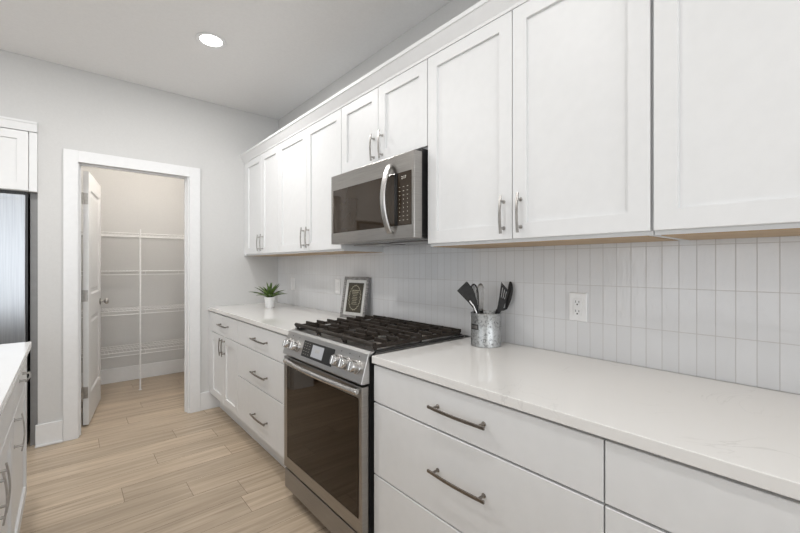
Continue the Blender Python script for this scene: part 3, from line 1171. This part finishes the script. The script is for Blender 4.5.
# ================================================================ PICTURE FRAME
# stands on the counter left of the range and leans back on the tiles
fw, fh, ft = 0.240, 0.292, 0.020
fa = V(-0.184, 0.983, 0).normalized()        # towards the far end
fr_ = -fa                                    # left to right as seen
lean = math.radians(10)
nn = V(-fa.y, fa.x, 0).normalized()          # horizontal normal into the room
if nn.x > 0:
    nn = -nn
fu = (UP * math.cos(lean) - nn * math.sin(lean)).normalized()
fn = (nn * math.cos(lean) + UP * math.sin(lean)).normalized()
FO = V(1.474, 2.39, CT + 0.0008)
t = thing('picture_frame', tuple(FO), 'grey wooden picture frame with a dark ornamental print leaning behind the range corner', 'picture frame')
bm = bmesh.new()


def fp(a, b, n):
    return FO + fr_ * a + fu * b + fn * n


def frect(bm, a0, b0, a1, b1, n):
    return [bm.verts.new(fp(a, b, n)) for a, b in ((a0, b0), (a1, b0), (a1, b1), (a0, b1))]


l = [frect(bm, 0, 0, fw, fh, -ft), frect(bm, 0, 0, fw, fh, -0.002), frect(bm, 0.002, 0.002, fw - 0.002, fh - 0.002, 0),
     frect(bm, 0.017, 0.017, fw - 0.017, fh - 0.017, -0.001), frect(bm, 0.021, 0.021, fw - 0.021, fh - 0.021, -0.008)]
for p, q in zip(l[:-1], l[1:]):
    quad_loop(bm, p, q)
bm.faces.new(l[0])
obj('frame_border', bm, M['frame'], t)
bm = bmesh.new()
l = [frect(bm, 0.0212, 0.0212, fw - 0.0212, fh - 0.0212, -0.0085), frect(bm, 0.045, 0.042, fw - 0.045, fh - 0.042, -0.0085)]
quad_loop(bm, l[0], l[1])
obj('mat_board', bm, M['mat_board'], t)
bm = bmesh.new()
bm.faces.new(frect(bm, 0.0452, 0.0422, fw - 0.0452, fh - 0.0422, -0.0088))
pr = obj('print', bm, M['print_dark'], t)
bm = bmesh.new()
ca, cb = fw / 2, fh / 2
for i in range(40):                           # wreath of small leaves
    a_ = 2 * math.pi * i / 40
    a0 = ca + 0.055 * math.cos(a_)
    b0 = cb + 0.085 * math.sin(a_)
    rot = a_ + (0.9 if i % 2 else 2.2)
    dx, dy = 0.010 * math.cos(rot), 0.010 * math.sin(rot)
    ex, ey = -0.0028 * math.sin(rot), 0.0028 * math.cos(rot)
    bm.faces.new([bm.verts.new(fp(a0 + p, b0 + q, -0.0082)) for p, q in ((-dx, -dy), (ex, ey), (dx, dy), (-ex, -ey))])
obj('wreath', bm, M['print_gold'], pr)
bm = bmesh.new()
for i in range(9):
    b0 = cb + 0.050 - i * 0.012
    hw = 0.034 if i < 2 else 0.020 + 0.008 * ((i * 7) % 3) / 2
    hh = 0.0035 if i < 2 else 0.0022
    n_ = 7 if i < 2 else 5
    for k in range(n_):
        c_ = ca - hw + (k + 0.5) * 2 * hw / n_
        w_ = hw / n_ * 0.72
        bm.faces.new([bm.verts.new(fp(c_ + p, b0 + q, -0.0082)) for p, q in ((-w_, -hh), (w_, -hh), (w_, hh), (-w_, hh))])
obj('ornament_lines', bm, M['print_gold'], pr)

# ================================================================ UTENSIL CROCK AND UTENSILS
CC = V(1.477, 1.111, CT)
cr, chh = 0.0695, 0.152
t = thing('utensil_crock', tuple(CC), 'mottled galvanized metal crock holding black cooking utensils on the right counter', 'utensil holder')
b_ = bmesh.new()
lathe(b_, CC, [(0, 0.0006), (cr - 0.002, 0.0006), (cr + 0.0012, 0.002), (cr + 0.0012, 0.005), (cr, 0.007), (cr, chh - 0.004), (cr + 0.001, chh - 0.001), (cr - 0.001, chh), (cr - 0.003, chh - 0.003), (cr - 0.003, 0.004), (0, 0.004)], 64)
crock = autosmooth(obj('crock_wall', b_, M['galv'], t))
vr = V(math.cos(math.radians(40.545)), -math.sin(math.radians(40.545)), 0)   # across the counter
vf = V(math.sin(math.radians(40.545)), math.cos(math.radians(40.545)), 0)
b_ = bmesh.new()
rows = []
for i in range(9):
    a_ = math.radians(-168 + i * 4.6)           # around the crock, front-left
    dirv = vr * math.cos(a_) + vf * math.sin(a_)
    rows.append([b_.verts.new(CC + dirv * (cr + e) + UP * z) for e, z in ((0.0004, 0.078), (0.0025, 0.078), (0.0025, 0.102), (0.0004, 0.102))])
for i in range(8):
    quad_loop(b_, rows[i], rows[i + 1])
b_.faces.new(rows[0])
b_.faces.new(rows[-1])
obj('label_plate', b_, M['slot'], crock, bevel=0.001)
b_ = bmesh.new()
rows = []
for i in range(7):
    a_ = math.radians(-164.5 + i * 5.0)
    dirv = vr * math.cos(a_) + vf * math.sin(a_)
    rows.append([b_.verts.new(CC + dirv * (cr + e) + UP * z) for e, z in ((0.0026, 0.083), (0.0032, 0.083), (0.0032, 0.097), (0.0026, 0.097))])
for i in range(6):
    quad_loop(b_, rows[i], rows[i + 1])
b_.faces.new(rows[0])
b_.faces.new(rows[-1])
obj('label_inset', b_, M['steel_dark'], crock)


def U(r, z, d=0.0):
    """point in the crock's upright plane facing the room: r across, z absolute height, d deeper"""
    return V(CC.x, CC.y, 0) + vr * r + vf * d + UP * z


def blade(b_, outline, d0, th, lean_=0.0):
    f = [b_.verts.new(U(r, z, d0 + (z - 1.06) * lean_)) for r, z in outline]
    k = [b_.verts.new(U(r, z, d0 + th + (z - 1.06) * lean_)) for r, z in outline]
    b_.faces.new(f)
    b_.faces.new(list(reversed(k)))
    quad_loop(b_, f, k)


# flat spatula, leaning left
t = thing('spatula', tuple(U(0.0, CT + 0.01)), 'black flat-bladed spatula leaning left out of the metal crock', 'utensil')
b_ = bmesh.new()
blade(b_, [(-0.136, 1.166), (-0.133, 1.170), (-0.094, 1.208), (-0.089, 1.209), (-0.060, 1.172), (-0.048, 1.135), (-0.040, 1.095), (-0.050, 1.078), (-0.062, 1.086), (-0.082, 1.110)], -0.012, 0.004)
obj('blade', b_, M['black_plastic'], t, bevel=0.0012)
b_ = bmesh.new()
tube(b_, [U(-0.062, 1.098, -0.0175), U(-0.080, 1.121, -0.0165)], 0.0045, 10)
tube(b_, [U(-0.0615, 1.0975, -0.017), U(-0.038, 1.040, -0.019), U(0.030, CT + 0.012, -0.035)], 0.0045, 10)
tag(autosmooth(obj('shaft', b_, M['chrome'], t)), 'shiny steel shaft')

# two whisks


def whisk(lab, r_top, z_top, wid, d0, m, foot):
    t = thing('whisk', tuple(U(foot, CT + 0.01, d0)), lab, 'utensil')
    b_ = bmesh.new()
    base = U(r_top * 0.72, 1.045, d0)
    tip = U(r_top, z_top, d0)
    ax = (tip - base)
    L = ax.length
    ax.normalize()
    sA = vr - ax * vr.dot(ax)
    sA.normalize()
    sB = ax.cross(sA)
    for k in range(4):
        ang = k * math.pi / 4
        s = sA * math.cos(ang) + sB * math.sin(ang)
        pts = []
        for i in range(25):
            u = i / 24 * 2 - 1
            h = (1 - abs(u) ** 2.6)
            w_ = math.sin(u * R90) if abs(u) < 1 else u
            # loop: out, over the top, back
            a_ = math.pi * (i / 24)
            x_ = math.cos(a_)
            yy_ = math.sin(a_)
            pts.append(base + ax * (L * (yy_ ** 0.7)) + s * (wid * x_ * (0.25 + 0.75 * min(1, yy_ * 1.15))))
        tube(b_, pts, 0.0016, 6)
    obj('wire_loops', b_, m, t, smooth=True)
    b_ = bmesh.new()
    e = U(foot, CT + 0.012, d0)
    tube(b_, [base + ax * 0.012, base, base * 0.5 + e * 0.5, e], [0.006, 0.008, 0.007, 0.008], 12)
    autosmooth(obj('handle', b_, m, t))


whisk('black-wired whisk behind the flat spatula in the metal crock', -0.056, 1.197, 0.030, 0.012, M['black_plastic'], -0.02)
whisk('grey metal whisk at the middle of the metal crock', -0.020, 1.198, 0.027, 0.030, M['nickel'], 0.01)

# slotted turner
t = thing('slotted_turner', tuple(U(0.02, CT + 0.01)), 'black slotted turner leaning right out of the metal crock', 'utensil')
b_ = bmesh.new()
# blade as strips between slots
ax_o = V(0.042, 0, 1.075)
L0, L1 = (0.058, 1.110), (0.088, 1.106)
T0, T1 = (0.070, 1.207), (0.106, 1.164)


def lerp2(p, q, s):
    return (p[0] + (q[0] - p[0]) * s, p[1] + (q[1] - p[1]) * s)


def bl(u, v):
    return lerp2(lerp2(L0, L1, u), lerp2(T0, T1, u), v)


us = [0, 0.20, 0.30, 0.45, 0.55, 0.70, 0.80, 1.0]
for i in range(7):
    if i % 2 == 0:
        blade(b_, [bl(us[i], 0.3), bl(us[i + 1], 0.3), bl(us[i + 1], 0.82), bl(us[i], 0.82)], -0.006, 0.003)
blade(b_, [bl(0, 0.82), bl(1, 0.82), bl(1, 1.0), bl(0, 1.0)], -0.006, 0.003)
blade(b_, [bl(0, 0.3), (0.050, 1.080), (0.040, 1.060), (0.058, 1.056), (0.080, 1.086), bl(1, 0.3)], -0.006, 0.003)
bmesh.ops.remove_doubles(b_, verts=b_.verts, dist=0.0001)
obj('blade', b_, M['black_plastic'], t)
b_ = bmesh.new()
tube(b_, [U(0.054, 1.078, -0.009), U(0.045, 1.055, -0.006), U(-0.03, CT + 0.012, -0.006)], [0.004, 0.0055, 0.0065], 10)
autosmooth(obj('handle', b_, M['black_plastic'], t))

# serving spoon
t = thing('serving_spoon', tuple(U(0.03, CT + 0.01)), 'black serving spoon seen edge-on at the right side of the metal crock', 'utensil')
b_ = bmesh.new()
n_ = 14
rings = []
spine = [(0.099, 1.078), (0.107, 1.100), (0.114, 1.125), (0.119, 1.150), (0.122, 1.175), (0.122, 1.195), (0.1195, 1.208)]
wr = [0.006, 0.014, 0.019, 0.021, 0.018, 0.012, 0.003]
for (r, z), w_ in zip(spine, wr):
    ring = []
    for k in range(n_):
        a_ = 2 * math.pi * k / n_
        dr_ = math.cos(a_) * 0.010 * (w_ / 0.021) ** 0.5
        cup = -0.006 * (1 - (math.sin(a_)) ** 2) * (w_ / 0.021)
        ring.append(b_.verts.new(U(r + dr_ + cup, z, 0.018 + math.sin(a_) * w_ * 1.2)))
    rings.append(ring)
for a, b in zip(rings[:-1], rings[1:]):
    quad_loop(b_, a, b)
b_.faces.new(rings[0])
b_.faces.new(rings[-1])
autosmooth(obj('spoon_bowl', b_, M['black_plastic'], t), 60)
b_ = bmesh.new()
tube(b_, [U(0.100, 1.082, 0.018), U(0.085, 1.077, 0.017), U(0.056, 1.073, 0.020), U(0.048, 1.04, 0.024), U(0.030, CT + 0.012, 0.042)], [0.005, 0.006, 0.006, 0.006, 0.0065], 10)
autosmooth(obj('handle', b_, M['black_plastic'], t))

# ================================================================ ISLAND (left edge)
IX = -0.164
IT = 0.885
IE = 2.79
tag(obj('countertop', box(-1.15, IX + 0.017, -1.0, IE + 0.012, IT - 0.03, IT), M['quartz_white'], origin=(-0.65, 0.9, IT - 0.03), bevel=0.002),
    'white countertop of the island at the left edge of the photo', 'countertop')
PX = V(1, 0, 0)


def island_cab(y_lo, y_hi, splits, pulls, lab, end=False):
    t = thing('island_cabinet', (-0.6, (y_lo + y_hi) / 2, 0), lab, 'cabinet')
    obj('cabinet_body', box(-1.12, IX - 0.0205, y_lo + 0.0005, y_hi - 0.0005, 0.10, IT - 0.031), M['cab'], t)
    obj('toe_kick', box(-1.05, IX - 0.08, y_lo + 0.0005, y_hi - 0.0505, 0.001, 0.0995), M['cab'], t)
    dr = door_x('drawer', t, IX, y_hi - 0.002, y_lo + 0.002, 0.690, 0.848, stile=0, N=PX)
    autosmooth(obj('pull_handle', pull_bm(V(IX, (y_hi + y_lo) / 2, 0.775), V(0, 1, 0), PX, 0.2, off=0.03, bow=0.008, w=0.007), M['nickel'], dr), 30)
    for i in range(len(splits) - 1):
        a, b = splits[i] - 0.0015, splits[i + 1] + 0.0015
        d_ = door_x('door', t, IX, a, b, 0.105, 0.684, N=PX)
        py_ = (a - 0.035) if pulls[i] > 0 else (b + 0.035)
        autosmooth(obj('pull_handle', pull_bm(V(IX, py_, 0.615), UP, PX, 0.15, off=0.030, bow=0.008, w=0.007, t=0.005), M['nickel'], d_), 30)


island_cab(2.13, IE, [IE - 0.002, 2.132], [-1], 'single-door white island cabinet at the end nearest the refrigerator')
island_cab(0.60, 2.13, [2.128, 1.62, 1.11, 0.602], [-1, 1, 1], 'three-door white island cabinet at the bottom left corner of the photo')
island_cab(-0.4, 0.60, [0.598, 0.10, -0.398], [-1, 1], 'white island cabinet beside the camera, out of view')

# ================================================================ REFRIGERATOR AND ITS CABINET
t = thing('refrigerator', (-0.68, 4.1, 0), 'stainless refrigerator in the recess at the left edge of the photo', 'refrigerator')
fx0, fx1 = -1.13, -0.222
fy = 3.765
obj('refrigerator_body', box(fx0 + 0.005, fx1 - 0.001, fy + 0.066, 4.5, 0.03, 1.785), M['black'], t)
for a, b in ((fx0, (fx0 + fx1) / 2 - 0.002), ((fx0 + fx1) / 2 + 0.002, fx1 - 0.004)):
    dr = obj('refrigerator_door', box(a, b, fy, fy + 0.06, 0.66, 1.780), M['steel_fridge'], t, bevel=0.006)
    hb = bmesh.new()
    xx = (b - 0.05) if a == fx0 else (a + 0.05)
    tube(hb, [V(xx, fy - 0.05, 0.80), V(xx, fy - 0.05, 1.60)], 0.011, 12)
    for z in (0.84, 1.56):
        tube(hb, [V(xx, fy - 0.0005, z), V(xx, fy - 0.05, z)], 0.008, 10)
    autosmooth(obj('door_handle', hb, M['steel'], dr))
dr = obj('freezer_drawer', box(fx0, fx1 - 0.004, fy, fy + 0.06, 0.05, 0.652), M['steel_fridge'], t, bevel=0.006)
b_ = bmesh.new()
for z in (1.748, 1.738):
    bx(b_, -0.355, -0.262, fy - 0.0012, fy - 0.0002, z - 0.001, z + 0.001)
obj('door_lines', b_, M['steel_dark'], dr)  # two thin dark lines near the top of the right door
# black gasket line round the doors
obj('door_surround', box(fx1 - 0.003, fx1 + 0.005, fy + 0.006, fy + 0.065, 0.03, 1.793), M['black'], t)
obj('top_hinge_cover', box(fx0 + 0.02, fx1 - 0.006, fy + 0.010, fy + 0.06, 1.7825, 1.795), M['black'], t)
for x in (fx0 + 0.08, fx1 - 0.08):
    for y in (3.90, 4.42):
        b_ = bmesh.new()
        lathe(b_, V(x, y, 0), [(0, 0.0005), (0.022, 0.0005), (0.022, 0.012), (0.012, 0.016), (0.012, 0.0295), (0, 0.0295)], 14)
        obj('foot', b_, M['black'], t)

tag(obj('end_panel', box(-0.206, AX - 0.0015, 3.800, 4.55, 0.0005, 1.798), M['enclosure'], origin=(-0.187, 4.1, 0), bevel=0.001),
    'tall grey end panel between the refrigerator and the wall', 'panel')
t = thing('refrigerator_cabinet', (-0.68, 4.0, 1.80), 'white overhead cabinet above the refrigerator', 'cabinet')
cy_ = 3.728
obj('cabinet_body', box(-1.245, -0.210, cy_ + 0.021, 4.5, 1.800, 2.20), M['cab'], t)
for a, b in ((-1.243, -0.7275), (-0.7245, -0.212)):
    b_ = bmesh.new()
    plate(b_, V(a, cy_, 1.803), V(1, 0, 0), UP, V(0, -1, 0), b - a, 2.212 - 1.803, 0.02, 0.057)
    obj('door', b_, M['cab'], t)
obj('filler_strip', box(-0.2085, AX - 0.001, cy_ + 0.004, cy_ + 0.06, 1.800, 2.214), M['cab'], t, bevel=0.001)
b_ = bmesh.new()
prof = [(cy_ + 0.019, 2.216), (cy_ - 0.004, 2.216), (cy_ - 0.012, 2.268), (cy_ - 0.016, 2.272), (cy_ - 0.018, 2.285), (cy_ + 0.019, 2.285)]
a = [b_.verts.new((-1.25, y, z)) for y, z in prof]
b = [b_.verts.new((AX - 0.0005, y, z)) for y, z in prof]
quad_loop(b_, a, b)
b_.faces.new(a)
b_.faces.new(b)
obj('crown_moulding', b_, M['cab'], t)

# ================================================================ PANTRY WIRE SHELVES
SX0, SX1 = -0.0035, 1.2235
SY0, SY1 = 4.790, 5.232
names_ = {1.610: 'highest white wire shelf in the pantry, above eye level', 1.225: 'second white wire shelf from the top in the pantry',
          0.820: 'white wire shelf at door-knob height in the pantry', 0.405: 'lowest white wire shelf in the pantry'}
for z, lab in names_.items():
    t = thing('wire_shelf', (0.61, 5.0, z), lab, 'shelf', None)
    b_ = bmesh.new()
    n_ = int((SX1 - SX0) / 0.03)
    for i in range(n_ + 1):
        x = SX0 + 0.004 + (SX1 - SX0 - 0.008) * i / n_
        bx(b_, x - 0.001, x + 0.001, SY0, SY1, z - 0.001, z + 0.001)
    for yy in (SY1 - 0.004, (SY0 + SY1) / 2, SY1 - 0.12):
        bx(b_, SX0, SX1, yy - 0.003, yy + 0.003, z - 0.0076, z - 0.0016)
    obj('wire_deck', b_, M['wire'], t)
    b_ = bmesh.new()
    for zz in (z, z - 0.036):
        tube(b_, [V(SX0, SY0 - 0.004, zz), V(SX1, SY0 - 0.004, zz)], 0.0036, 8)
    for i in range(5):
        x = SX0 + 0.004 + (SX1 - SX0 - 0.008) * i / 4
        bx(b_, x - 0.0012, x + 0.0012, SY0 - 0.0066, SY0 - 0.0042, z - 0.034, z)
    obj('front_lip', b_, M['wire'], t)
t = thing('shelf_post', (0.562, 4.772, 0), 'slim white upright post in front of the pantry wire shelves', 'shelf post')
b_ = bmesh.new()
tube(b_, [V(0.562, 4.772, 0.003), V(0.562, 4.772, 1.655)], 0.0075, 12)
pp = obj('pole', b_, M['wire'], t)
b_ = bmesh.new()
lathe(b_, V(0.562, 4.772, 0), [(0, 0.0005), (0.014, 0.0005), (0.014, 0.006), (0.0078, 0.010)], 16)
obj('foot', b_, M['wire'], t)

# repeats of one kind share a group
GROUPS = {'wall_cabinet': 'white wall cabinets over the right-hand counter', 'base_cabinet': 'white base cabinets along the right-hand wall',
          'island_cabinet': 'white cabinets of the island', 'wire_shelf': 'white wire shelves in the pantry',
          'recessed_light': 'recessed downlights in the kitchen ceiling', 'wall_plate': 'white wall plates in the tiled backsplash',
          'whisk': 'whisks in the metal crock'}
for o in C.objects:
    if o.parent is None and 'label' in o:
        g = GROUPS.get(o.name.split('.')[0])
        if g:
            o['group'] = g
